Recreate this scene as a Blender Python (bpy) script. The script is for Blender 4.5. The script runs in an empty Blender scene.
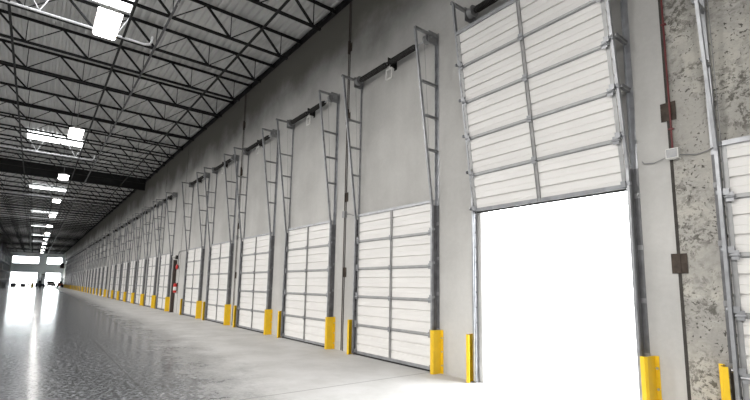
import bpy, math, random
from mathutils import Vector, Matrix
random.seed(7)
S = bpy.context.scene
COL = S.collection
PI = math.pi

# ------------------------------------------------------------------ mesh builder
class MB:
    def __init__(self):
        self.v, self.f, self.m = [], [], []
    def face(self, pts, mi=0):
        n = len(self.v); self.v += [tuple(p) for p in pts]
        self.f.append(tuple(range(n, n + len(pts)))); self.m.append(mi)
    def hexa(self, c, mi=0):
        n = len(self.v); self.v += [tuple(p) for p in c]
        for q in ((0,3,2,1),(4,5,6,7),(0,1,5,4),(1,2,6,5),(2,3,7,6),(3,0,4,7)):
            self.f.append(tuple(n + i for i in q)); self.m.append(mi)
        return self
    def box(self, x0, x1, y0, y1, z0, z1, mi=0):
        return self.hexa([(x0,y0,z0),(x1,y0,z0),(x1,y1,z0),(x0,y1,z0),(x0,y0,z1),(x1,y0,z1),(x1,y1,z1),(x0,y1,z1)], mi)
    def bar(self, p, q, w, h, up=(0,0,1), mi=0):
        p, q = Vector(p), Vector(q); d = (q - p).normalized(); u = Vector(up)
        if abs(d.dot(u)) > .99: u = Vector((0,1,0))
        s = d.cross(u).normalized(); u = s.cross(d).normalized()
        s *= w/2; u *= h/2
        return self.hexa([p-s-u, p+s-u, q+s-u, q-s-u, p-s+u, p+s+u, q+s+u, q-s+u], mi)
    def tube(self, p, q, r, n=10, r2=None, mi=0):
        p, q = Vector(p), Vector(q); d = (q - p).normalized()
        u = Vector((0,0,1)) if abs(d.z) < .95 else Vector((1,0,0))
        s = d.cross(u).normalized(); u = s.cross(d); r2 = r if r2 is None else r2
        a = [p + (s*math.cos(t)+u*math.sin(t))*r for t in (2*PI*i/n for i in range(n))]
        b = [q + (s*math.cos(t)+u*math.sin(t))*r2 for t in (2*PI*i/n for i in range(n))]
        k = len(self.v); self.v += [tuple(x) for x in a+b]
        for i in range(n):
            j = (i+1) % n; self.f.append((k+i, k+j, k+n+j, k+n+i)); self.m.append(mi)
        self.f.append(tuple(k+i for i in reversed(range(n)))); self.m.append(mi)
        self.f.append(tuple(k+n+i for i in range(n))); self.m.append(mi)
        return self
    def path(self, pts, r, n=8):
        for a, b in zip(pts, pts[1:]): self.tube(a, b, r, n)
        return self
    def lathe(self, prof, n=20, c=(0,0,0)):           # profile of (radius, z) round the z axis
        k = len(self.v)
        for r, z in prof:
            for i in range(n):
                t = 2*PI*i/n; self.v.append((c[0]+r*math.cos(t), c[1]+r*math.sin(t), c[2]+z))
        for j in range(len(prof)-1):
            for i in range(n):
                i2 = (i+1) % n
                self.f.append((k+j*n+i, k+j*n+i2, k+(j+1)*n+i2, k+(j+1)*n+i)); self.m.append(0)
        return self
    def prismx(self, prof, x0, x1, mi=0, caps=True):  # closed (y, z) outline swept along x
        n = len(prof); k = len(self.v)
        self.v += [(x0,y,z) for y,z in prof] + [(x1,y,z) for y,z in prof]
        for i in range(n):
            j = (i+1) % n; self.f.append((k+i, k+j, k+n+j, k+n+i)); self.m.append(mi)
        if caps:
            self.f.append(tuple(k+i for i in reversed(range(n)))); self.m.append(mi)
            self.f.append(tuple(k+n+i for i in range(n))); self.m.append(mi)
        return self
    def prismz(self, prof, z0, z1, mi=0):
        n = len(prof); k = len(self.v)
        self.v += [(x,y,z0) for x,y in prof] + [(x,y,z1) for x,y in prof]
        for i in range(n):
            j = (i+1) % n; self.f.append((k+i, k+j, k+n+j, k+n+i)); self.m.append(mi)
        self.f.append(tuple(k+i for i in reversed(range(n)))); self.m.append(mi)
        self.f.append(tuple(k+n+i for i in range(n))); self.m.append(mi)
        return self
    def mesh(self, name, *mats):
        me = bpy.data.meshes.new(name); me.from_pydata(self.v, [], self.f); me.update()
        for m in mats: me.materials.append(m)
        if len(mats) > 1: me.polygons.foreach_set('material_index', self.m)
        import bmesh
        b = bmesh.new(); b.from_mesh(me); bmesh.ops.recalc_face_normals(b, faces=b.faces); b.to_mesh(me); b.free()
        return me

def obj(name, data, parent=None, loc=None):
    o = bpy.data.objects.new(name, data); COL.objects.link(o)
    if parent: o.parent = parent
    if loc: o.location = loc
    return o
def tag(o, label=None, cat=None, group=None, kind=None):
    for k, v in (('label',label),('category',cat),('group',group),('kind',kind)):
        if v: o[k] = v
    return o
def thing(name, loc, label, cat, group=None, rz=0):
    o = obj(name, None, None, loc); o.rotation_euler.z = rz; o.empty_display_size = .2
    return tag(o, label, cat, group, 'thing')
KIDS = {}
def part(name, data, parent, loc=None):
    o = obj(name, data, parent, loc); KIDS.setdefault(parent.name, []).append(o); return o
def copy_tree(o, parent=None):
    c = o.copy(); COL.objects.link(c)
    if parent: c.parent = parent; KIDS.setdefault(parent.name, []).append(c)
    for ch in KIDS.get(o.name, []): copy_tree(ch, c)
    return c
ORD = ('first second third fourth fifth sixth seventh eighth ninth tenth eleventh twelfth thirteenth fourteenth fifteenth '
       'sixteenth seventeenth eighteenth nineteenth').split()
TENS = {20:'twent',30:'thirt',40:'fort',50:'fift',60:'sixt',70:'sevent'}
def nth(n):
    if n < 20: return ORD[n-1]
    t, u = n//10*10, n % 10
    return TENS[t] + 'ieth' if u == 0 else TENS[t] + 'y-' + ORD[u-1]

# ------------------------------------------------------------------ materials
def mat(name, col, rough=.6, metal=0., var=0., scale=3., bump=0., bscale=40., spec=.5, emit=None, stretch=None):
    m = bpy.data.materials.new(name); m.use_nodes = True
    nt = m.node_tree; N = nt.nodes; L = nt.links; b = N['Principled BSDF']
    b.inputs['Base Color'].default_value = (*col, 1); b.inputs['Roughness'].default_value = rough
    b.inputs['Metallic'].default_value = metal; b.inputs['Specular IOR Level'].default_value = spec
    geo = N.new('ShaderNodeNewGeometry'); vec = geo.outputs['Position']
    if stretch:
        mp = N.new('ShaderNodeMapping'); mp.inputs['Scale'].default_value = stretch
        L.new(vec, mp.inputs['Vector']); vec = mp.outputs['Vector']
    if var:
        n = N.new('ShaderNodeTexNoise'); n.inputs['Scale'].default_value = scale; n.inputs['Detail'].default_value = 6
        L.new(vec, n.inputs['Vector'])
        r = N.new('ShaderNodeMapRange'); r.inputs['From Min'].default_value = .3; r.inputs['From Max'].default_value = .7
        r.inputs['To Min'].default_value = 1-var; r.inputs['To Max'].default_value = 1+var
        L.new(n.outputs['Fac'], r.inputs['Value'])
        mx = N.new('ShaderNodeMix'); mx.data_type = 'RGBA'; mx.blend_type = 'MULTIPLY'; mx.inputs['Factor'].default_value = 1
        mx.inputs[6].default_value = (*col, 1); L.new(r.outputs['Result'], mx.inputs[7]); L.new(mx.outputs[2], b.inputs['Base Color'])
    if bump:
        n2 = N.new('ShaderNodeTexNoise'); n2.inputs['Scale'].default_value = bscale; n2.inputs['Detail'].default_value = 4
        L.new(vec, n2.inputs['Vector'])
        bp = N.new('ShaderNodeBump'); bp.inputs['Strength'].default_value = bump; bp.inputs['Distance'].default_value = .02
        L.new(n2.outputs['Fac'], bp.inputs['Height']); L.new(bp.outputs['Normal'], b.inputs['Normal'])
    if emit:
        b.inputs['Emission Color'].default_value = (*emit[0], 1); b.inputs['Emission Strength'].default_value = emit[1]
    return m

def mixrgb(nt, fac, a, b):
    mx = nt.nodes.new('ShaderNodeMix'); mx.data_type = 'RGBA'
    for s, v in ((0, fac), (6, a), (7, b)):
        if isinstance(v, (tuple, float, int)): mx.inputs[s].default_value = v if not isinstance(v, tuple) or len(v) == 4 else (*v, 1)
        else: nt.links.new(v, mx.inputs[s])
    return mx.outputs[2]
def noise(nt, vec, scale, detail=5, rough=.55):
    n = nt.nodes.new('ShaderNodeTexNoise'); n.inputs['Scale'].default_value = scale
    n.inputs['Detail'].default_value = detail; n.inputs['Roughness'].default_value = rough
    nt.links.new(vec, n.inputs['Vector']); return n.outputs['Fac']
def ramp(nt, val, a, b, lo=0., hi=1.):
    r = nt.nodes.new('ShaderNodeMapRange'); r.interpolation_type = 'SMOOTHSTEP'
    r.inputs['From Min'].default_value = a; r.inputs['From Max'].default_value = b
    r.inputs['To Min'].default_value = lo; r.inputs['To Max'].default_value = hi
    nt.links.new(val, r.inputs['Value']); return r.outputs['Result']
def math_(nt, op, a, b=None):
    n = nt.nodes.new('ShaderNodeMath'); n.operation = op
    for i, v in enumerate((a, b)):
        if v is None: continue
        if isinstance(v, (int, float)): n.inputs[i].default_value = v
        else: nt.links.new(v, n.inputs[i])
    return n.outputs[0]
def scaled(nt, vec, s):
    mp = nt.nodes.new('ShaderNodeMapping'); mp.inputs['Scale'].default_value = s
    nt.links.new(vec, mp.inputs['Vector']); return mp.outputs['Vector']

def wall_mat(name, base, pitted):
    m = bpy.data.materials.new(name); m.use_nodes = True; nt = m.node_tree; L = nt.links; b = nt.nodes['Principled BSDF']
    pos = nt.nodes.new('ShaderNodeNewGeometry').outputs['Position']
    big = noise(nt, pos, .55, 6); st = noise(nt, scaled(nt, pos, (2.2, 1, .22)), 1.6, 6)
    fine = noise(nt, pos, 14, 6, .7)
    f = math_(nt, 'ADD', ramp(nt, big, .3, .7, -.13, .11), ramp(nt, st, .3, .7, -.022, .022))
    f = math_(nt, 'ADD', f, ramp(nt, fine, .3, .7, -.03, .03)); f = math_(nt, 'ADD', f, 1.0)
    mx = nt.nodes.new('ShaderNodeMix'); mx.data_type = 'RGBA'; mx.blend_type = 'MULTIPLY'; mx.inputs[0].default_value = 1
    mx.inputs[6].default_value = (*base, 1); L.new(f, mx.inputs[7]); col = mx.outputs[2]
    if not pitted:              # the colour turns darker above a soft scalloped edge high up
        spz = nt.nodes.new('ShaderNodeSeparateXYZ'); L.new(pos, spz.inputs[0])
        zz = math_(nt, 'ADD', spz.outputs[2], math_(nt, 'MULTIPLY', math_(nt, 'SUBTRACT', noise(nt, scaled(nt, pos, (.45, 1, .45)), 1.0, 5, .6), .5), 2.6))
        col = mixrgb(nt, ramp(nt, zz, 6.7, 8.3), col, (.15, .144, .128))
    hgt = fine
    if pitted:
        warp = nt.nodes.new('ShaderNodeVectorMath'); warp.operation = 'MULTIPLY_ADD'
        nc = nt.nodes.new('ShaderNodeTexNoise'); nc.inputs['Scale'].default_value = 5; nc.inputs['Detail'].default_value = 6; L.new(pos, nc.inputs['Vector'])
        L.new(nc.outputs['Color'], warp.inputs[0]); warp.inputs[1].default_value = (.16, .16, .16); L.new(pos, warp.inputs[2]); wp = warp.outputs[0]
        blot = ramp(nt, noise(nt, wp, 1.5, 9, .72), .42, .60)
        col = mixrgb(nt, math_(nt, 'MULTIPLY', blot, .75), col, (base[0]*1.4, base[1]*1.39, base[2]*1.34))
        cl = ramp(nt, noise(nt, wp, 1.7, 4, .6), .40, .62)
        dark = math_(nt, 'MULTIPLY', ramp(nt, noise(nt, wp, 13, 9, .75), .47, .57), cl)
        col = mixrgb(nt, math_(nt, 'MULTIPLY', dark, .9), col, (.085, .08, .068))
        streak = ramp(nt, noise(nt, scaled(nt, wp, (1.0, 1, 2.4)), 2.3, 9, .75), .56, .64)
        col = mixrgb(nt, math_(nt, 'MULTIPLY', streak, .4), col, (.55, .54, .51))
        pit = math_(nt, 'MULTIPLY', ramp(nt, noise(nt, wp, 30, 3, .6), .60, .66), ramp(nt, noise(nt, pos, 2.2, 3), .40, .55))
        col = mixrgb(nt, math_(nt, 'MULTIPLY', pit, .85), col, (.05, .045, .038))
        hgt = math_(nt, 'SUBTRACT', fine, pit)
    L.new(col, b.inputs['Base Color']); b.inputs['Roughness'].default_value = .75; b.inputs['Specular IOR Level'].default_value = .25
    bp = nt.nodes.new('ShaderNodeBump'); bp.inputs['Strength'].default_value = .5 if pitted else .12; bp.inputs['Distance'].default_value = .02
    L.new(hgt, bp.inputs['Height']); L.new(bp.outputs['Normal'], b.inputs['Normal'])
    return m

def floor_mat():
    m = bpy.data.materials.new('polished_and_dusty_concrete'); m.use_nodes = True; nt = m.node_tree; L = nt.links; b = nt.nodes['Principled BSDF']
    pos = nt.nodes.new('ShaderNodeNewGeometry').outputs['Position']
    sp = nt.nodes.new('ShaderNodeSeparateXYZ'); L.new(pos, sp.inputs[0]); X, Y = sp.outputs[0], sp.outputs[1]
    # edge of the dusty strip that runs along the doors; it widens towards the open doorway
    den = math_(nt, 'ADD', math_(nt, 'MAXIMUM', math_(nt, 'MULTIPLY', X, -1), 2), 3)
    edge = math_(nt, 'SUBTRACT', -1.95, math_(nt, 'DIVIDE', 14, den))
    d = math_(nt, 'SUBTRACT', Y, edge)
    wob = math_(nt, 'SUBTRACT', noise(nt, pos, 1.3, 8, .7), .5)
    wob2 = math_(nt, 'SUBTRACT', noise(nt, pos, 7, 8, .75), .5)
    d = math_(nt, 'ADD', d, math_(nt, 'MULTIPLY', wob, 2.6)); d = math_(nt, 'ADD', d, math_(nt, 'MULTIPLY', wob2, 1.6))
    dust = ramp(nt, d, -1.0, .9)
    n1 = noise(nt, pos, .8, 8, .65); n2 = noise(nt, scaled(nt, pos, (1, 1.3, 1)), 6.0, 10, .85); n3 = noise(nt, scaled(nt, pos, (1.5, 1, 1)), 14, 10, .85)
    pol = mixrgb(nt, ramp(nt, n1, .35, .65), FLOOR_DARK0, FLOOR_DARK1)
    pol = mixrgb(nt, math_(nt, 'MULTIPLY', ramp(nt, n2, .49, .54), .55), pol, (.15, .157, .168))
    pol = mixrgb(nt, math_(nt, 'MULTIPLY', ramp(nt, n3, .505, .545), .75), pol, (.36, .37, .385))
    pol = mixrgb(nt, math_(nt, 'MULTIPLY', ramp(nt, n3, .47, .40), .7), pol, (.02, .022, .025))
    dus = mixrgb(nt, ramp(nt, noise(nt, pos, 1.1, 7, .6), .3, .7), (.48, .475, .465), (.58, .575, .57))
    dus = mixrgb(nt, math_(nt, 'MULTIPLY', ramp(nt, n2, .52, .66), .3), dus, (.38, .375, .365))
    col = mixrgb(nt, dust, pol, dus)
    # sawn joints in the slab, about 3.7 m apart
    def saw(c, step, off):
        fr = math_(nt, 'FRACT', math_(nt, 'ADD', math_(nt, 'DIVIDE', c, step), off))
        return ramp(nt, math_(nt, 'ABSOLUTE', math_(nt, 'SUBTRACT', fr, .5)), .0025, .0012)
    j = math_(nt, 'MAXIMUM', saw(X, 7.32, .3), saw(Y, 7.32, .12))
    col = mixrgb(nt, math_(nt, 'MULTIPLY', j, .5), col, (.05, .05, .05))
    L.new(col, b.inputs['Base Color'])
    rp = ramp(nt, n2, .40, .60, .12, .20)
    r = nt.nodes.new('ShaderNodeMix'); r.data_type = 'FLOAT'; L.new(dust, r.inputs[0]); L.new(rp, r.inputs[2]); r.inputs[3].default_value = .62
    L.new(r.outputs[0], b.inputs['Roughness'])
    s = nt.nodes.new('ShaderNodeMix'); s.data_type = 'FLOAT'; L.new(dust, s.inputs[0]); s.inputs[2].default_value = .30; s.inputs[3].default_value = .2
    L.new(s.outputs[0], b.inputs['Specular IOR Level'])
    bp = nt.nodes.new('ShaderNodeBump'); bp.inputs['Strength'].default_value = .03; bp.inputs['Distance'].default_value = .01
    L.new(noise(nt, pos, 9, 5), bp.inputs['Height']); L.new(bp.outputs['Normal'], b.inputs['Normal'])
    return m

# ---- tunables
FLOOR_DARK0, FLOOR_DARK1 = (.022, .024, .027), (.062, .066, .072)
LAMP = 24.
ROW2_FILL = 1500.
SKY = 14.
M = {}
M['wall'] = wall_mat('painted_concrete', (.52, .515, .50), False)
M['bare'] = wall_mat('bare_pitted_concrete', (.38, .37, .345), True)
M['floor'] = floor_mat()
M['deck'] = mat('galvanised_roof_deck', (.66, .66, .65), .45, .15, .10, .8)
M['joist'] = mat('dark_primer_steel', (.014, .014, .0145), .6, .0, .25, 5, spec=.3)
M['dim'] = mat('grey_block_wall', (.16, .16, .155), .8, 0, .1, 1)
M['branch'] = mat('bright_zinc_pipe', (.85, .85, .86), .35, .0, .08, 6)
M['pipe'] = mat('grey_pipe_paint', (.10, .10, .105), .45, .2, .2, 6)
M['edge'] = mat('shaded_galvanised_angle', (.17, .172, .18), .5, .4, .25, 8)  # darker galvanised tone that puts shade into the lower jamb angles
M['strutm'] = mat('light_galvanised_strut', (.38, .385, .39), .45, .4, .12, 8)
M['door'] = mat('white_door_steel', (.80, .79, .775), .42, 0, .035, 1.5, stretch=(1, 1, 3))
M['galv'] = mat('galvanised_steel', (.36, .37, .39), .42, .65, .18, 9)
M['galvd'] = mat('dull_galvanised_steel', (.30, .305, .31), .5, .6, .2, 7)
M['stile'] = mat('grey_stile_steel', (.33, .33, .33), .5, .4, .15, 7)
M['black'] = mat('black_spring_steel', (.018, .017, .016), .5, .3, .2, 20)
M['rubber'] = mat('black_rubber', (.02, .02, .02), .8)
M['yellow'] = mat('yellow_painted_steel', (.86, .56, .02), .4, 0, .06, 6)
M['bolt'] = mat('zinc_bolt', (.55, .55, .55), .35, .8)
M['rust'] = mat('rusty_weld_plate', (.060, .046, .036), .85, 0, .5, 12, .3)
M['redpipe'] = mat('red_conduit_paint', (.13, .022, .022), .5, 0, .2, 6)
M['red'] = mat('red_enamel', (.60, .02, .015), .35)
M['white'] = mat('white_plastic', (.75, .75, .73), .45)
M['seam'] = mat('dark_joint_sealant', (.05, .045, .04), .85, 0, .3, 8)
M['brown'] = mat('dark_brown_steel', (.06, .045, .038), .6, .2, .2, 6)
M['lens'] = mat('lamp_lens', (.9, .9, .9), .4, emit=((1, .97, .93), LAMP))
M['skyl'] = mat('skylight_diffuser', (.9, .9, .9), .4, emit=((.95, .98, 1), 5.))
M['apron'] = mat('outside_concrete', (.74, .73, .71), .8, 0, .05, .5)
M['farw'] = mat('pale_end_wall_paint', (.84, .88, .88), .7, 0, .05, .4)
M['frame'] = mat('window_frame_aluminium', (.45, .47, .48), .45, .4)
M['rackb'] = mat('dark_blue_rack_steel', (.015, .02, .035), .5)
M['racko'] = mat('orange_rack_beam', (.55, .16, .03), .5)
M['carton'] = mat('brown_carton', (.08, .045, .028), .8, 0, .2, 3)
M['wrap'] = mat('dark_wrapped_load', (.018, .016, .018), .7, 0, .3, 3)
M['wrapw'] = mat('pale_wrapped_load', (.12, .11, .10), .4, 0, .2, 3)
M['navy'] = mat('dark_truck_paint', (.03, .04, .07), .4)
M['orange'] = mat('red_orange_truck_paint', (.60, .10, .03), .4)
M['car'] = mat('white_car_paint', (.80, .80, .80), .25)
M['cglass'] = mat('dark_car_glass', (.03, .035, .04), .08)
M['timber'] = mat('grey_pallet_timber', (.20, .16, .12), .8, 0, .2, 8)
g = bpy.data.materials.new('window_glass'); g.use_nodes = True
nt = g.node_tree; nt.nodes.remove(nt.nodes['Principled BSDF'])
tr = nt.nodes.new('ShaderNodeBsdfTransparent'); tr.inputs[0].default_value = (.93, .96, .96, 1)
gl = nt.nodes.new('ShaderNodeBsdfGlossy'); gl.inputs['Roughness'].default_value = .03
fz = nt.nodes.new('ShaderNodeFresnel'); mx = nt.nodes.new('ShaderNodeMixShader')
nt.links.new(fz.outputs[0], mx.inputs[0]); nt.links.new(tr.outputs[0], mx.inputs[1]); nt.links.new(gl.outputs[0], mx.inputs[2])
nt.links.new(mx.outputs[0], nt.nodes['Material Output'].inputs[0]); M['glass'] = g

# ------------------------------------------------------------------ layout
XE, XN = -140.0, 13.0            # far end wall, end wall behind the camera
YL = -18.0                      # wall on the other side of the aisle
ZD = 9.08                       # roof deck
HD = 3.13                       # door height
# door centres along the wall: the open doorway, then groups divided by wide piers
doors = [-3.57, -7.03, -10.62, -14.2, -17.8, -21.4]
GS = (-27.15, -53.6, -80.3, -107.0)
for st in GS: doors += [st - 3.5*k for k in range(7)]
NEAR = -.17
joints = [-1.88, -8.86, -16.1]
for st in GS: joints += [st+2.95, st-1.75, st-8.75, st-15.75]

# ------------------------------------------------------------------ room shell
OW, OH = 1.17, 3.05             # half width and height of the wall openings
def dock_wall(x0, x1, cs):
    m = MB(); T = .22
    ed = sorted([(c-OW, c+OW) for c in cs if x0 < c < x1])
    def slab(a, b, z0, z1): m.box(a, b, 0, T, z0, z1)
    cur = x0
    for a, b in ed:
        slab(cur, a, 0, OH); cur = b
    slab(cur, x1, 0, OH); slab(x0, x1, OH, ZD+.25)
    return m
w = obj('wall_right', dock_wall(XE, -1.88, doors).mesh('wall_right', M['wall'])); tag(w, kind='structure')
w2 = obj('wall_right_near', dock_wall(-1.88, XN, [NEAR, 3.45, 7.0, 10.6]).mesh('wall_right_near', M['bare'])); tag(w2, kind='structure')  # last three openings are unseen, added to let in more daylight
# dark sealant along every panel joint
for i, j in enumerate(joints):
    tag(obj('trim_%d' % (i+1), MB().box(j-.017, j+.017, -.004, -.0005, 0, ZD-.16).mesh('joint_sealant', M['seam'])), kind='structure')
tag(obj('floor', MB().box(XE-.3, XN+.3, YL-.3, .22, -.25, 0).mesh('floor', M['floor'])), kind='structure')
tag(obj('ground', MB().box(-175, 30, .22, 60, -.3, -.03).mesh('ground_outside', M['apron'])), kind='structure')
tag(obj('ground_far', MB().box(-260, XE-.3, -60, .2, -.3, -.03).mesh('ground_far', M['apron'])), kind='structure')
tag(obj('wall_left', MB().box(XE, XN, YL-.25, YL, 0, ZD+.25).mesh('wall_left', M['dim'])), kind='structure')
tag(obj('wall_near', MB().box(XN, XN+.25, YL-.25, .22, 0, ZD+.25).mesh('wall_near', M['dim'])), kind='structure')
tag(obj('trim_roof_ledger', MB().box(XE, XN, -.09, -.002, ZD-.03, ZD-.012).box(XE, XN, -.014, -.002, ZD-.15, ZD-.03).mesh('roof_ledger', M['joist'])), kind='structure')
# corrugated deck, ribs running along the building
m = MB(); p = .2; y = YL; prof = []
while y < .1:
    prof += [(y, ZD), (y+.06, ZD), (y+.085, ZD+.075), (y+.175, ZD+.075)]; y += p
prof.append((.12, ZD))
for (a, za), (b, zb) in zip(prof, prof[1:]):
    m.face([(XE-.2, a, za), (XN+.2, a, za), (XN+.2, b, zb), (XE-.2, b, zb)])
m.box(XE-.3, XN+.3, YL-.3, .3, ZD+.12, ZD+.25)
me = m.mesh('ceiling', M['deck']); tag(obj('ceiling', me), kind='structure')
# end wall with two tiers of openings
ys = [(-10.6, -5.3), (-3.75, -.55)]
m = MB(); T = .25
def endslab(y0, y1, z0, z1): m.box(XE-T, XE, y0, y1, z0, z1)
endslab(YL, -10.6, 0, ZD+.25); endslab(-5.3, -3.75, 0, ZD+.25); endslab(-.55, .22, 0, ZD+.25)
for a, b in ys: endslab(a, b, 3.55, 5.7); endslab(a, b, 7.5, ZD+.25)
tag(obj('wall_far', m.mesh('wall_far', M['farw'])), kind='structure')
for i, (a, b) in enumerate(ys):
    for k, (z0, z1) in enumerate(((5.7, 7.5), (0, 3.55))):
        f = MB(); t = .07; x0, x1 = XE-.16, XE-.08
        f.box(x0, x1, a, b, z0, z0+t) if k == 0 else None
        f.box(x0, x1, a, b, z1-t, z1); f.box(x0, x1, a, a+t, z0, z1); f.box(x0, x1, b-t, b, z0, z1)
        if k == 0:
            nm = max(2, round((b-a)/1.4))
            for q in range(1, nm): f.box(x0, x1, a+(b-a)*q/nm-.025, a+(b-a)*q/nm+.025, z0, z1)
            o = tag(obj('window_%d' % (i+1), f.mesh('window_frame', M['frame'])), kind='structure')
            part('pane', MB().box(XE-.125, XE-.115, a+t, b-t, z0+t, z1-t).mesh('pane', M['glass']), o)
        else:
            tag(obj('door_%d' % (i+1), f.mesh('doorway_frame', M['frame'])), kind='structure')
# smoke curtain: a deep solid dark band across the hall under the deck
tag(obj('smoke_curtain', MB().box(-35.43, -35.35, YL, -.10, 8.25, ZD).box(-35.47, -35.31, YL, -.10, 8.2, 8.28).mesh('smoke_curtain', M['joist'])),
    'deep dark steel smoke curtain hanging across the hall below the roof deck', 'smoke curtain', kind='thing')

# ------------------------------------------------------------------ roof joists
def joist_meshes():
    zt0, zt1, zb0, zb1 = 9.005, 9.075, 8.31, 8.375
    y0, y1 = YL+.05, -.03
    t = MB(); t.box(-.042, -.008, y0, y1, zt1-.012, zt1); t.box(.008, .042, y0, y1, zt1-.012, zt1)
    t.box(-.020, -.008, y0, y1, zt0, zt1); t.box(.008, .020, y0, y1, zt0, zt1); t.box(-.055, .055, -.14, 0, zt0-.06, zt1)
    b = MB(); yb = -.45
    b.box(-.042, -.008, y0, yb, zb0, zb0+.012); b.box(.008, .042, y0, yb, zb0, zb0+.012)
    b.box(-.020, -.008, y0, yb, zb0, zb1); b.box(.008, .020, y0, yb, zb0, zb1)
    w = MB(); y = -.68
    w.bar((0, -.08, 9.0), (0, y, 8.34), .022, .022)
    while y > y0 + .9:
        w.bar((0, y, 8.34), (0, y-.68, 9.03), .06, .05)        # strut
        w.bar((0, y, 8.34), (0, y, 9.03), .02, .02)             # vertical
        if y-1.52 > y0: w.bar((0, y-.68, 9.03), (0, y-1.52, 8.34), .024, .024)
        y -= 1.52
    return t.mesh('top_chord', M['joist']), b.mesh('bottom_chord', M['joist']), w.mesh('web', M['joist'])
tc, bc, wb = joist_meshes()
k = 0; x = -9.65
while x > XE + 1:
    k += 1
    if abs(x + 35.39) > .2:
        t = thing('roof_joist', (x, 0, 0), 'dark open-web roof joist, %s from the camera, spanning above the aisle' % nth(k), 'roof joist', 'open-web steel joists under the deck')
        part('top_chord', tc, t); part('bottom_chord', bc, t); part('web', wb, t)
    else: k -= 1
    x -= 1.98
# bridging lines and pipes that run the length of the roof
for yy, lab in ((-1.72, 'thin dark bridging bar under the roof joists, closest to the dock wall'),
                (-4.58, 'thin dark bridging bar under the joists, just beyond the sprinkler pipe'),
                (-7.05, 'thin dark bridging bar under the joists, left of the hanging lamps'),
                (-9.9, 'thin dark bridging bar under the joists, closest to the pallet racks')):
    m = MB(); m.box(XE+.5, -7.2, yy-.03, yy+.03, 8.265, 8.295); m.box(XE+.5, -7.2, yy-.03, yy-.024, 8.295, 8.298)
    tag(obj('bridging_bar', m.mesh('bridging_bar', M['joist'])), lab, 'bridging bar', 'bridging bars along the roof', 'thing')
t = thing('sprinkler_pipe', (0, -3.8, 8.2), 'grey sprinkler pipe hung under the roof joists, running the length of the hall', 'pipe')
m = MB().tube((XE+.5, 0, 0), (-7.2, 0, 0), .032, 12); part('pipe', m.mesh('pipe', M['pipe']), t)
hm = MB().bar((0, 0, .03), (0, 0, .16), .02, .02).box(-.05, .05, -.03, .03, .15, .17).tube((-.02, 0, 0), (.02, 0, 0), .05, 12).mesh('hanger', M['joist'])
sm = MB().tube((0, 0, -.04), (0, 0, -.1), .014, 8).tube((0, 0, -.1), (0, 0, -.105), .03, 10).mesh('sprinkler_head', M['bolt'])
for i in range(22): part('hanger', hm, t, (-9.65-1.98*3*i, 0, 0)); part('sprinkler_head', sm, t, (-10.6-1.98*3*i, 0, 0))

bp_ = MB().path([(0, YL+.1, 0), (0, -4.05, 0), (0, -3.93, .03), (0, -3.88, .12), (0, -3.86, .3)], .030, 12).mesh('pipe', M['branch'])
br_ = MB().bar((0, 0, .03), (0, -.42, .72), .022, .022).mesh('brace', M['branch']); br2_ = MB().bar((0, 0, .03), (0, .30, .72), .022, .022).mesh('brace', M['branch'])
for i, x in enumerate((-13.4, -28.75, -44.0, -59.9)):
    t = thing('branch_pipe', (x, 0, 8.27), 'bright zinc branch pipe crossing under the roof joists with V braces, %s from the camera' % nth(i+1), 'pipe', 'zinc branch pipes across the roof')
    part('pipe', bp_, t)
    for yy in (-4.75, -6.45, -8.6): part('brace', br_, t, (0, yy, 0)); part('brace', br2_, t, (0, yy, 0))
# ------------------------------------------------------------------ lamps and skylights
def lamp_proto(label):
    t = thing('high_bay_lamp', (0, 0, 0), label, 'high bay lamp', 'high bay lamps in a row over the aisle')
    L_, W_ = .62, .23
    part('lens', MB().hexa([(-L_+.02,-W_+.02,-.06),(L_-.02,-W_+.02,-.06),(L_-.02,W_-.02,-.06),(-L_+.02,W_-.02,-.06),(-L_,-W_,.0),(L_,-W_,.0),(L_,W_,.0),(-L_,W_,.0)]).mesh('lens', M['lens']), t)
    h = MB().hexa([(-L_-.015,-W_-.015,.002),(L_+.015,-W_-.015,.002),(L_+.015,W_+.015,.002),(-L_-.015,W_+.015,.002),(-L_,-.12,.09),(L_,-.12,.09),(L_,.12,.09),(-L_,.12,.09)])
    h.box(-.1, .1, -.1, .1, .09, .16)
    part('housing', h.mesh('housing', M['white']), t)
    part('stem', MB().tube((0, 0, .16), (0, 0, ZD-7.51), .009, 8).box(-.06, .06, -.04, .04, ZD-7.54, ZD-7.505).mesh('stem', M['galvd']), t)
    return t
lx = [-11.45 - 9.68*i for i in range(12)]
lp = None
for i, x in enumerate(lx):
    lab = 'bright white high bay lamp hanging over the aisle, %s from the camera' % nth(i+1)
    if lp is None: lp = lamp_proto(lab); o = lp
    else: o = copy_tree(lp); o['label'] = lab
    o.location = (x, -5.12, 7.5)
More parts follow.
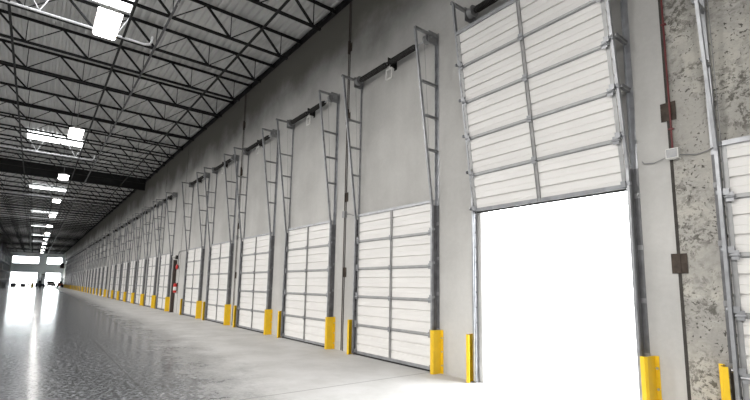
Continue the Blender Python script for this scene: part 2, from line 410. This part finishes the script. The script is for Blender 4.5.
# lamp row continued over the camera, plus an unseen row added as fill
def area(name, loc, e):
    l = bpy.data.lights.new(name, 'AREA'); l.shape = 'RECTANGLE'; l.size = 1.2; l.size_y = .45; l.energy = e; l.color = (1, .97, .93)
    o = bpy.data.objects.new(name, l); COL.objects.link(o); o.location = loc
for x in (-1.8, 6.5): area('unseen_hall_light', (x, -5.1, 7.45), LAMP*PI*.54)
for i in range(14): area('unseen_hall_light', (4 - 9.68*i, -12.5, 7.45), ROW2_FILL if i < 5 else ROW2_FILL*.55)  # added fill along the hall, weaker towards the far end
skm = MB(); skm.box(-.05, .66, -1.2, 1.2, 0, .03)
sk = None
for i, x in enumerate((-12.66, -28.5, -44.34, -60.18, -76.02, -91.86, -107.7)):
    lab = 'bright roof skylight panel set across the deck, %s from the camera' % nth(i+1)
    t = thing('skylight', (x, -5.7, ZD-.09), lab, 'skylight', 'skylights along the roof')
    if sk is None:
        sk = (MB().box(-.6, .6, -1.2, 1.2, 0, .03).mesh('diffuser', M['skyl']),
              MB().box(-.65, -.6, -1.25, 1.25, -.02, .045).box(.6, .65, -1.25, 1.25, -.02, .045).box(-.6, .6, -1.25, -1.2, -.02, .045).box(-.6, .6, 1.2, 1.25, -.02, .045).mesh('curb', M['white']))
    part('diffuser', sk[0], t); part('curb', sk[1], t)

# ------------------------------------------------------------------ dock doors
SW, SH = 1.225, HD/5
def section_mesh(simple=False):
    # ribbed steel face swept along x; the outline is (y, z), front towards -y
    def outline(h0, h):
        fr = [(-.045, h0+.004)]
        for q in (1/6, 2/6, 3/6, 4/6, 5/6):
            z = h0 + h*q; dp = .028 if q in (2/6, 4/6) else .005; wd = .018 if q in (2/6, 4/6) else .008
            fr += [(-.045, z-wd), (-.045+dp, z-wd*.7), (-.045+dp, z+wd*.7), (-.045, z+wd)]
        return fr + [(-.045, h0+h-.004)]
    if not simple:
        return MB().prismx(outline(0, SH) + [(0, SH-.004), (0, .004)], -SW, SW)
    pr = []
    for i in range(5): pr += outline(i*SH, SH)
    return MB().prismx(pr + [(0, HD-.004), (0, .004)], -SW, SW)
def strut_mesh():
    m = MB()
    m.prismx([(-.0455,-.030),(-.052,-.030),(-.052,-.020),(-.078,-.016),(-.078,.016),(-.052,.020),(-.052,.030),(-.0455,.030)], -SW+.01, SW-.01); return m
D = {}
D['section'] = section_mesh().mesh('section', M['door'])
D['panel'] = section_mesh(True).mesh('panel', M['door'])
D['strut'] = strut_mesh().mesh('strut', M['strutm'])
D['stile'] = MB().box(-.028, .028, -.056, -.0455, .02, SH-.02).box(-.028, -.022, -.066, -.056, .02, SH-.02).box(.022, .028, -.066, -.056, .02, SH-.02).mesh('centre_stile', M['stile'])
D['estile'] = MB().box(-.025, .025, -.052, -.0455, .015, SH-.015).mesh('end_stile', M['strutm'])
hg = MB().box(-.035, .035, -.095, -.0855, -.05, .05).tube((-.045, -.1, 0), (.045, -.1, 0), .014, 8)
D['hinge'] = hg.mesh('hinge', M['galv'])
rl = MB().box(-.03, .03, -.1, -.046, -.035, .035).tube((0, -.085, 0), (.085, -.085, 0), .010, 8).tube((.06, -.085, 0), (.085, -.085, 0), .026, 12)
D['roller'] = rl.mesh('roller', M['galv'])
D['seal'] = MB().box(-SW+.02, SW-.02, -.055, .0, -.028, .0).mesh('bottom_seal', M['rubber'])
D['seal'].materials[0] = M['rubber']
D['rail'] = MB().box(-SW, SW, -.06, -.0455, .004, .06).mesh('bottom_rail', M['galv'])
D['rail2'] = MB().box(-SW, SW, -.075, -.0455, SH-.05, SH+.004).mesh('top_rail', M['galv'])
SL = .135                         # lean of the upper tracks away from the wall, per metre
def ytr(z): return -.115 - max(0, z-3.05)*SL
RUNGS = (4.1, 4.76, 5.42)
def track_parts(s):               # s = +1 right hand side, -1 left hand side, seen from the aisle
    xa = 1.25
    a = MB()                      # wall angle: a leg flat on the wall, a leg standing out from it
    X0, X1 = (xa, xa+.07) if s > 0 else (-xa-.07, -xa)
    a.box(X0, X1, -.008, -.001, .0, 3.05)
    fu = MB().box(X0, X1, -.008, -.001, 3.05, 6.47)
    a.box(*( (xa, xa+.008) if s > 0 else (-xa-.008, -xa)), -.088, -.008, .0, 3.05)
    fu.box(*( (xa, xa+.008) if s > 0 else (-xa-.008, -xa)), -.05, -.008, 3.05, 6.47)
    t = MB()                      # the track itself, a channel, plumb below and leaning above
    for z0, z1 in ((.03, 3.05), (3.05, 6.44)):
        y0, y1 = ytr(z0), ytr(z1)
        def plate(xa_, xb_, d0, d1):
            xa_, xb_ = (s*xa_, s*xb_) if s > 0 else (s*xb_, s*xa_)
            t.hexa([(xa_,y0+d0,z0),(xb_,y0+d0,z0),(xb_,y0+d1,z0),(xa_,y0+d1,z0),(xa_,y1+d0,z1),(xb_,y1+d0,z1),(xb_,y1+d1,z1),(xa_,y1+d1,z1)])
        plate(xa+.0, xa+.010, -.024, .024); plate(xa-.024, xa, -.024, -.017); plate(xa-.024, xa, .017, .024)
    rg = []
    for z in RUNGS:
        rg.append(MB().box(*sorted((s*(xa-.002), s*(xa+.036))), ytr(z)+.02, -.004, z-.02, z+.02).box(*sorted((s*(xa+.002), s*(xa+.05))), ytr(z)+.02, -.004, z+.014, z+.02).mesh('track_bracket', M['galvd']))
    tb = MB().box(*sorted((s*(xa-.01), s*(xa+.04))), ytr(6.44)-.03, -.004, 6.43, 6.475).mesh('top_bracket', M['galvd'])
    jb = []
    for z in (.75, 1.4, 2.05, 2.7):
        jb.append(MB().box(*sorted((s*(xa+.010), s*(xa+.075))), -.018, -.008, z-.03, z+.03).tube((s*(xa+.05), -.018, z), (s*(xa+.05), -.03, z), .014, 8).mesh('jamb_bracket', M['galvd']))
    hb = MB()
    hb.tube((s*xa, -.055, 0), (s*(xa-.006), -.055, 0), .016, 8)
    return (a.mesh('wall_angle', M['edge']), t.mesh('track', M['galv']), rg, tb, jb, hb.mesh('bolt', M['black']), fu.mesh('frame_upright', M['galv']))
TR = {1: track_parts(1), -1: track_parts(-1)}
ZS = 6.40; YS = -.17
D['shaft'] = MB().tube((-1.30, YS, ZS), (1.30, YS, ZS), .018, 10).mesh('spring_shaft', M['galv'])
def spring(x0, x1):
    m = MB(); n = int((x1-x0)/.028)
    k = len(m.v); N = 12
    for i in range(n*2+1):
        r = .066 if i % 2 else .055; xx = x0 + (x1-x0)*i/(n*2)
        for q in range(N):
            a = 2*PI*q/N; m.v.append((xx, YS + r*math.cos(a), ZS + r*math.sin(a)))
    for i in range(n*2):
        for q in range(N):
            q2 = (q+1) % N; m.f.append((k+i*N+q, k+i*N+q2, k+(i+1)*N+q2, k+(i+1)*N+q)); m.m.append(0)
    m.tube((x0-.04, YS, ZS), (x0, YS, ZS), .05, 12); m.tube((x1, YS, ZS), (x1+.04, YS, ZS), .05, 12)
    return m
D['spring_l'] = spring(-1.05, -.14).mesh('torsion_spring', M['black'])
D['spring_r'] = spring(.08, .80).mesh('torsion_spring', M['black'])
D['drum'] = MB().tube((-.05, YS, ZS), (.05, YS, ZS), .095, 18, .075).tube((.05, YS, ZS), (.06, YS, ZS), .11, 18).mesh('cable_drum', M['galvd'])
D['plate'] = MB().box(-.006, .006, YS-.07, -.002, ZS-.13, ZS+.13).box(-.05, .05, -.01, -.001, ZS-.13, ZS+.13).mesh('bearing_plate', M['galvd'])
D['cplate'] = MB().box(-.006, .006, YS-.06, -.002, ZS-.09, ZS+.1).box(-.04, .04, -.012, -.001, ZS-.13, ZS+.15).tube((-.04, YS, ZS), (.04, YS, ZS), .05, 12).mesh('centre_bracket', M['black'])
rr = MB(); c = (.0, YS-.02, ZS-.27); h = .09
for a, b in (((-h,-h),(h,-h)),((h,-h),(h,h)),((h,h),(-h,h)),((-h,h),(-h,-h))):
    rr.bar((c[0]+a[0], c[1], c[2]+a[1]*1.25), (c[0]+b[0], c[1], c[2]+b[1]*1.25), .028, .028)
rr.bar((0, c[1], c[2]+.09), (0, YS, ZS-.03), .014, .014)
D['ring'] = rr.mesh('hanging_ring', M['white'])
D['cables'] = [MB().tube((q*1.17, YS-.09, ZS), (q*1.2, -.09, HD-.05), .004, 5).mesh('lift_cable', M['galvd']) for q in (-1, 1)]

GROUP = 'white sectional loading doors along the dock wall'
def build_door(x, label, detail=2, is_open=False):
    t = thing('loading_door', (x, 0, 0), label, 'loading door', GROUP)
    zb = .03
    if is_open: zb = 2.80
    tilt = math.atan(SL) if is_open else 0
    def place(o, s):
        if is_open:
            y0 = -.052; o.location = (o.location.x, y0 - s*math.sin(tilt), zb + s*math.cos(tilt)); o.rotation_euler.x = tilt
        else: o.location = (o.location.x, -.012, zb + s)
        return o
    if detail >= 1:
        for i in range(5):
            se = place(part('section', D['section'], t), i*SH)
            part('centre_stile', D['stile'], se)
            if detail >= 2:
                for sx in (-1, 1): part('end_stile', D['estile'], se, (sx*(SW-.035), 0, 0))
            if i: 
                st = place(part('strut', D['strut'], t), i*SH)
                if detail >= 2:
                    for sx in (-1, 0, 1): part('hinge', D['hinge'], st, (sx*(SW-.06), 0, 0))
            else:
                part('bottom_rail', D['rail'], se); part('bottom_seal', D['seal'], se)
            if i == 4: part('top_rail', D['rail2'], se)
            if detail >= 2:
                r = part('roller', D['roller'], se, (SW-.03, 0, .06))
                r = part('roller', D['roller'], se, (-SW+.03, 0, .06)); r.rotation_euler.y = PI
                r.location.z = .06
    else:
        place(part('panel', D['panel'], t), 0)
        for i in range(1, 5): place(part('strut', D['strut'], t), i*SH)
        for i in range(5): place(part('centre_stile', D['stile'], t), i*SH)
    for s in (1, -1):
        a, tr_, rg, tb, jb, hb, fu = TR[s]
        tk = part('track', tr_, t)
        part('jamb_angle', a, tk); part('frame_upright', fu, tk)
        for q in rg: part('track_bracket', q, tk)
        part('top_bracket', tb, tk)
        if detail >= 1:
            for q in jb: part('jamb_bracket', q, tk)
        if detail == 3:
            for q in range(9): part('bolt', hb, tk, (0, 0, .95+.25*q))
    sh = part('spring_shaft', D['shaft'], t)
    part('torsion_spring', D['spring_l'], sh); part('torsion_spring', D['spring_r'], sh)
    part('centre_bracket', D['cplate'], sh)
    if detail >= 1:
        for sx in (-1, 1):
            part('cable_drum', D['drum'], sh, (sx*1.17, 0, 0)); part('bearing_plate', D['plate'], sh, (sx*1.27, 0, 0))
        part('hanging_ring', D['ring'], sh)
        if not is_open:
            for q in D['cables']: part('lift_cable', q, t)
    return t
build_door(NEAR, 'closed white loading door in bare pitted concrete, cut off by the picture edge', 3)
build_door(doors[0], 'large white loading door raised open above the bright doorway', 3, True)
closed = []
for i, x in enumerate(doors[1:]):
    build_door(x, 'closed white loading door, %s past the open doorway, tall track frames above' % nth(i+1), 3 if i < 1 else 2 if i < 5 else (1 if i < 12 else 0))
    closed.append((i+1, x))

# ------------------------------------------------------------------ yellow track guards
def guard_mesh(s):
    a = 1.285
    pr = [(a, -.205), (a+.05, -.215), (a+.075, -.19), (a+.085, -.010), (a+.13, -.010), (a+.13, -.001), (a+.075, -.001), (a+.062, -.18), (a+.045, -.203), (a, -.193)]
    if s < 0: pr = [(-x, y) for x, y in pr]
    m = MB().prismz(pr, .0, .76); return m
GM = {s: guard_mesh(s).mesh('track_guard', M['yellow']) for s in (1, -1)}
GB = MB().tube((0, -.010, 0), (0, -.02, 0), .016, 10).mesh('bolt', M['bolt'])
def guard(x, s, desc, near):
    g = obj('track_guard', GM[s], None, (x, 0, 0))
    tag(g, 'yellow track guard at %s foot of %s' % ('right' if s > 0 else 'left', desc), 'track guard', 'yellow guards at the feet of the door tracks', 'thing')
    if near:
        for z in (.14, .38, .62): part('bolt', GB, g, (s*1.39, 0, z))
guard(NEAR, -1, 'the cut-off door in bare concrete', True)
for s in (-1, 1): guard(doors[0], s, 'the bright open doorway', True)
for i, x in closed:
    for s in (-1, 1): guard(x, s, 'the %s closed door past the open doorway' % nth(i), i < 5)

# ------------------------------------------------------------------ plates, boxes and conduits on the wall
pl = MB().box(-.075, .085, -.012, -.0045, -.115, .115).box(-.02, .02, -.020, -.012, -.105, .105).mesh('weld_plate', M['rust'])
HN = {1.84: 'lowest', 3.68: 'second from the floor', 5.74: 'third from the floor', 7.62: 'topmost'}
JN = ['the joint beside the open doorway', 'the joint left of the first closed door', 'the joint left of the third closed door']
for j, jn in zip(joints[:3], JN):
    for z in (1.84, 3.68, 5.74, 7.62):
        if j > -5 and z > 5: continue
        o = obj('weld_plate', pl, None, (j, 0, z))
        tag(o, 'rusty weld plate, %s, on %s' % (HN[z], jn), 'weld plate', 'rusty weld plates across the wall joints', 'thing')
# red conduit down to the white box beside the open door
t = thing('alarm_conduit', (-1.85, 0, 3.2), 'dark red conduit running down the wall joint to the white box', 'conduit')
part('pipe', MB().path([(0, -.032, 5.65), (0, -.032, .0)], .0105, 10).mesh('pipe', M['redpipe']), t)
for z in (.25, 1.6, 2.3): part('strap', MB().box(-.025, .025, -.044, -.005, z-.008, z+.008).mesh('strap', M['redpipe']), t)
t = thing('junction_box', (-1.85, 0, 3.14), 'small white junction box on the wall joint right of the open doorway', 'junction box')
part('box', MB().box(-.065, .065, -.075, -.001, -.06, .06).mesh('box', M['white']), t)
part('cover', MB().box(-.055, .055, -.082, -.075, -.05, .05).tube((-.03, -.082, .0), (-.03, -.086, 0), .008, 8).tube((.03, -.082, 0), (.03, -.086, 0), .008, 8).mesh('cover', M['galvd']), t)
tag(obj('flex_conduit', MB().path([(-1.785, -.02, 3.12), (-1.62, -.018, 3.085), (-1.52, -.02, 3.10), (-1.41, -.03, 3.15)], .006).mesh('flex_conduit', M['galvd'])),
    'thin grey conduit from the white box right to the cut-off door', 'conduit', kind='thing')
tag(obj('flex_conduit', MB().path([(-1.915, -.02, 3.12), (-2.06, -.018, 3.075), (-2.17, -.02, 3.09), (-2.19, -.03, 3.12)], .006).mesh('flex_conduit', M['galvd'])),
    'thin grey conduit from the white box left to the open door track', 'conduit', kind='thing')
# conduits down the two further joints
for j, jn, zt in ((joints[1], 'first and second closed doors', 8.9), (joints[2], 'third and fourth closed doors', 8.9)):
    t = thing('conduit', (j-.02, 0, 0), 'thin vertical conduit on the wall between the %s' % jn, 'conduit', 'conduits on the wall joints')
    part('pipe', MB().tube((0, -.032, .02), (0, -.032, zt), .012, 8).mesh('pipe', M['brown']), t)
    for z in (3.25,): part('conduit_box', MB().box(-.05, .05, -.07, -.001, z-.08, z+.08).mesh('conduit_box', M['galvd']), t)
    part('coupling', MB().tube((0, -.032, 5.55), (0, -.032, 5.95), .03, 10).mesh('coupling', M['brown']), t)
    part('coupling', MB().tube((0, -.032, 7.45), (0, -.032, 7.8), .03, 10).mesh('coupling', M['brown']), t)
    part('arm', MB().path([(.06, -.02, 3.25), (.2, -.02, 3.24), (.44, -.02, 3.16)], .008).mesh('arm', M['galvd']), t)
# equipment on the wide pier after the fifth closed door
PX = -24.35
t = thing('pier_post', (PX-.55, 0, 0), 'dark brown narrow steel post standing on the pier beside the fire extinguisher', 'post')
part('post', MB().box(-.09, .09, -.16, -.002, 0, 2.72).mesh('post', M['brown']), t)
part('foot_plate', MB().box(-.14, .14, -.22, -.002, 0, .02).mesh('foot_plate', M['brown']), t)
t = thing('fire_extinguisher', (PX, -.12, 1.02), 'red fire extinguisher hung on the wide wall pier after the fifth closed door', 'fire extinguisher')
part('cylinder', MB().lathe([(.0, 0), (.075, .0), (.085, .02), (.085, .40), (.07, .46), (.03, .49), (.0, .49)]).mesh('cylinder', M['red']), t)
part('label', MB().lathe([(.0862, .12), (.0862, .30)]).mesh('label', M['white']), t)
part('valve', MB().tube((0, 0, .49), (0, 0, .55), .02, 8).bar((0, -.02, .56), (.1, -.02, .6), .02, .015).bar((0, -.02, .54), (.1, -.02, .55), .02, .012).mesh('valve', M['black']), t)
part('hose', MB().path([(0, 0, .53), (-.08, -.03, .5), (-.11, -.03, .3), (-.1, -.03, .12)], .012).mesh('hose', M['black']), t)
part('bracket', MB().box(-.03, .03, .07, .119, .1, .5).mesh('bracket', M['black']), t)
t = thing('fire_bell', (PX-.15, 0, 2.35), 'red round fire bell on the wide pier above the extinguisher', 'fire bell')
bl = MB().tube((0, -.05, 0), (0, -.09, 0), .13, 20).tube((0, -.09, 0), (0, -.12, 0), .13, 20, .06)
part('gong', bl.mesh('gong', M['red']), t); part('back_box', MB().box(-.07, .07, -.05, -.001, -.07, .07).mesh('back_box', M['black']), t)
t = thing('emergency_light', (PX-.5, 0, 2.84), 'white emergency light with dark housing above the brown post', 'emergency light')
part('battery_case', MB().box(-.0, .2, -.1, -.001, -.08, .12).mesh('battery_case', M['black']), t)
for dx in (-.12, -.28): part('lamp_head', MB().tube((dx, -.05, .06), (dx-.02, -.17, .02), .06, 14, .075).box(dx-.02, dx+.02, -.06, -.001, .03, .08).mesh('lamp_head', M['white']), t)
t = thing('bell_conduit', (PX, 0, 0), 'bent grey conduit from the fifth closed door down to the fire bell', 'conduit')
part('pipe', MB().path([(-.15, -.03, 2.47), (-.15, -.03, 3.0), (-.08, -.03, 3.12), (.0, -.03, 3.15), (1.35, -.03, 3.15)], .02).mesh('pipe', M['galvd']), t)
part('strap', MB().box(-.21, -.09, -.035, -.002, 2.76, 2.79).mesh('strap', M['galvd']), t)

# small dark box high on the wall close to the end windows
t = thing('wall_heater', (-136.6, 0, 4.7), 'small black box heater fixed on the dock wall beside the far windows', 'heater')
part('case', MB().box(-.6, .6, -1.0, -.2, 0, 1.3).mesh('case', M['black']), t)
part('bracket', MB().box(-.4, .4, -.2, -.005, .2, .3).box(-.4, .4, -.2, -.005, 1.0, 1.1).mesh('bracket', M['black']), t)

# ------------------------------------------------------------------ far end: trucks, car, racks
wheel = lambda r, w: MB().tube((0, -w/2, 0), (0, w/2, 0), r, 18)
def forklift(loc, rz, label, m, h):
    t = thing('forklift', loc, label, 'forklift', None, rz)
    b = MB().hexa([(-1.1,-.55,.25),(.55,-.55,.25),(.55,.55,.25),(-1.1,.55,.25),(-1.05,-.52,1.05),(.2,-.52,.8),(.2,.52,.8),(-1.05,.52,1.05)])
    part('chassis', b.mesh('chassis', m), t)
    gd = MB()
    for sx in (-.8, .4):
        for sy in (-.48, .48): gd.bar((sx, sy, .8), (sx*.8, sy, 2.1), .07, .07)
    gd.box(-.75, .4, -.53, .53, 2.08, 2.14); part('overhead_guard', gd.mesh('overhead_guard', M['black']), t)
    ms = MB()
    for sy in (-.33, .33): ms.box(.66, .78, sy-.06, sy+.06, .1, h)
    ms.box(.66, .78, -.33, .33, h-.12, h); ms.box(.66, .78, -.33, .33, h*.55, h*.55+.1); part('mast', ms.mesh('mast', M['black']), t)
    for sy in (-.25, .25): part('fork', MB().box(.78, 1.9, sy-.06, sy+.06, .1, .15).box(.78, .84, sy-.06, sy+.06, .1, .7).mesh('fork', M['black']), t)
    part('seat', MB().box(-.55, -.1, -.25, .25, .95, 1.1).box(-.6, -.5, -.25, .25, 1.1, 1.55).mesh('seat', M['black']), t)
    for sx, sy in ((-.75,-.5),(-.75,.5),(.45,-.5),(.45,.5)): part('wheel', wheel(.28, .2).mesh('wheel', M['rubber']), t, (sx, sy, .28))
    return t
forklift((-128, -4.6, 0), .5, 'dark blue forklift with raised mast parked before the far bright doorways', M['navy'], 3.0)
forklift((-127, -.95, 0), -.1, 'red and orange forklift parked at the far end against the dock wall', M['orange'], 2.0)
def car(loc, rz, label):
    t = thing('car', loc, label, 'car', None, rz)
    b = MB().prismz([(0, 0)]*0 or [(-2.2,-.85),(2.0,-.85),(2.2,-.6),(2.2,.6),(2.0,.85),(-2.2,.85)], .3, .95)
    b.hexa([(-2.0,-.8,.95),(1.0,-.8,.95),(1.0,.8,.95),(-2.0,.8,.95),(-1.8,-.66,1.5),(.3,-.66,1.5),(.3,.66,1.5),(-1.8,.66,1.5)])
    part('body', b.mesh('body', M['car']), t)
    part('windscreen', MB().hexa([(1.01,-.7,1.0),(1.03,-.7,1.0),(1.03,.7,1.0),(1.01,.7,1.0),(.36,-.6,1.45),(.38,-.6,1.45),(.38,.6,1.45),(.36,.6,1.45)]).mesh('windscreen', M['cglass']), t)
    part('grille', MB().box(2.2, 2.22, -.5, .5, .45, .6).mesh('grille', M['black']), t)
    part('bumper', MB().box(2.1, 2.26, -.8, .8, .28, .42).mesh('bumper', M['black']), t)
    for sx, sy in ((-1.4,-.78),(-1.4,.78),(1.4,-.78),(1.4,.78)): part('wheel', wheel(.32, .2).mesh('wheel', M['rubber']), t, (sx, sy, .32))
    return t
car((-133, -2.75, 0), .15, 'small white car parked in front of the right far doorway')
car((-158, -8.3, -.03), 1.4, 'small white car outside beyond the left far doorway')
t = thing('safety_drum', (-126, -6.1, 0), 'yellow safety drum standing on the floor left of the blue forklift', 'drum')
part('body', MB().lathe([(0, .0), (.3, .0), (.3, .06), (.26, .08), (.22, 1.0), (.12, 1.05), (0, 1.05)]).mesh('body', M['yellow']), t)
part('handle', MB().path([(-.08, 0, 1.04), (-.08, 0, 1.13), (.08, 0, 1.13), (.08, 0, 1.04)], .015).mesh('handle', M['black']), t)
def pallet(loc, label, load, h):
    t = thing('pallet', loc, label, 'pallet')
    m = MB()
    for i in range(6): m.box(-.6, .6, -.5+.176*i, -.5+.176*i+.12, .12, .145)
    for xx in (-.6, -.05, .5): m.box(xx, xx+.1, -.5, .5, .025, .12)
    for yy in (-.5, -.05, .4): m.box(-.6, .6, yy, yy+.1, 0, .025)
    part('deck', m.mesh('deck', M['timber']), t)
    o = obj('wrapped_load', MB().box(-.55, .55, -.46, .46, 0, h).box(-.5, .5, -.42, .42, h, h+.04).mesh('wrapped_load', load), None, (loc[0], loc[1], loc[2]+.145))
    return tag(o, label.replace('timber pallet under', 'shape of'), 'load', kind='thing')
o = pallet((-124, -9.4, 0), 'grey timber pallet under the dark load beside the left far doorway', M['wrap'], .75); o['label'] = 'dark wrapped load on the floor pallet beside the left far doorway'
o = pallet((-127, -7.75, 0), 'grey timber pallet under the dark load in the middle of the left far doorway', M['wrap'], .6); o['label'] = 'dark wrapped load on the pallet in the middle of the left far doorway'

# pallet racks on the left
RX0, BAY, RYF, RD = -96.0, 2.8, -10.7, 1.1
LEV = (0.12, 1.75, 3.4, 5.05, 6.6)
up = MB()
for yy in (0, -RD): up.box(-.05, .05, yy-.05, yy+.05, 0, 7.6)
z = .3
while z < 7: up.bar((0, 0, z), (0, -RD, z+.55), .03, .03); up.bar((0, -RD, z+.55), (0, 0, z+1.1), .03, .03); z += 1.1
up = up.mesh('upright_frame', M['rackb'])
bm_ = MB().box(.05, BAY-.05, -.03, .03, -.1, 0).mesh('beam', M['rackb'])
wd = MB().box(.02, BAY-.02, -RD, 0, 0, .02).mesh('wire_deck', M['edge'])
loads = [MB().box(-.58, .58, -.98, 0, .14, h).box(-.6, .6, -1.0, .02, 0, .13).mesh('load', mm) for h, mm in
         ((1.25, M['wrap']), (1.1, M['carton']), (1.3, M['wrap']), (1.0, M['wrapw']), (1.2, M['wrap']))]
rnd = random.Random(3)
for b in range(15):
    t = thing('pallet_rack', (RX0 - BAY*(b+1), RYF, 0), 'dark blue pallet rack bay on the left, %s from the camera' % nth(b+1), 'pallet rack', 'pallet rack bays on the left')
    part('upright_frame', up, t)
    if b == 0: part('upright_frame', up, t, (BAY, 0, 0))
    for li, zl in enumerate(LEV[1:]):
        for yy in (-.05, -RD+.05): part('beam', bm_, t, (0, yy, zl))
        part('wire_deck', wd, t, (0, 0, zl))
    for li, zl in enumerate(LEV):
        for q in (0, 1):
            o = obj('rack_load', loads[rnd.randrange(5)], None, (t.location.x + .75 + 1.3*q, RYF-.03, zl+.02 if li else 0.0))
            tag(o, '%s load on shelf level %s of the %s pallet rack bay, %s half' % ({'dark_wrapped_load':'dark wrapped','brown_carton':'brown boxed','pale_wrapped_load':'pale wrapped'}[o.data.materials[0].name],
                ('one','two','three','four','five')[li], nth(b+1), ('farther', 'nearer')[q]), 'load', 'loads stored on the pallet racks', 'thing')

# ------------------------------------------------------------------ daylight
W = bpy.data.worlds.new('World'); S.world = W; W.use_nodes = True
bg = W.node_tree.nodes['Background']; bg.inputs[0].default_value = (.96, .98, 1, 1); bg.inputs[1].default_value = SKY

# ------------------------------------------------------------------ camera
cd = bpy.data.cameras.new('camera'); cam = bpy.data.objects.new('camera', cd); COL.objects.link(cam)
yaw, pit, rol = -0.91552, 0.13465, 0.0177024
f = Vector((math.sin(yaw)*math.cos(pit), math.cos(yaw)*math.cos(pit), math.sin(pit)))
r = Vector((math.cos(yaw), -math.sin(yaw), 0)); u = r.cross(f)
c_, s_ = math.cos(rol), math.sin(rol)
r2, u2 = c_*r + s_*u, -s_*r + c_*u
R = Matrix((r2, u2, -f)).transposed().to_4x4()
cam.matrix_world = Matrix.Translation((0, -5.9068, 1.51387)) @ R
cd.sensor_width = 36; cd.lens = 438.532/750*36; cd.shift_y = (227.115-200)/750; cd.clip_start = .05; cd.clip_end = 500
S.camera = cam
S.view_settings.view_transform = 'Standard'; S.view_settings.look = 'None'; S.view_settings.gamma = 1
S.view_settings.exposure = 0.0; S.view_settings.use_curve_mapping = False
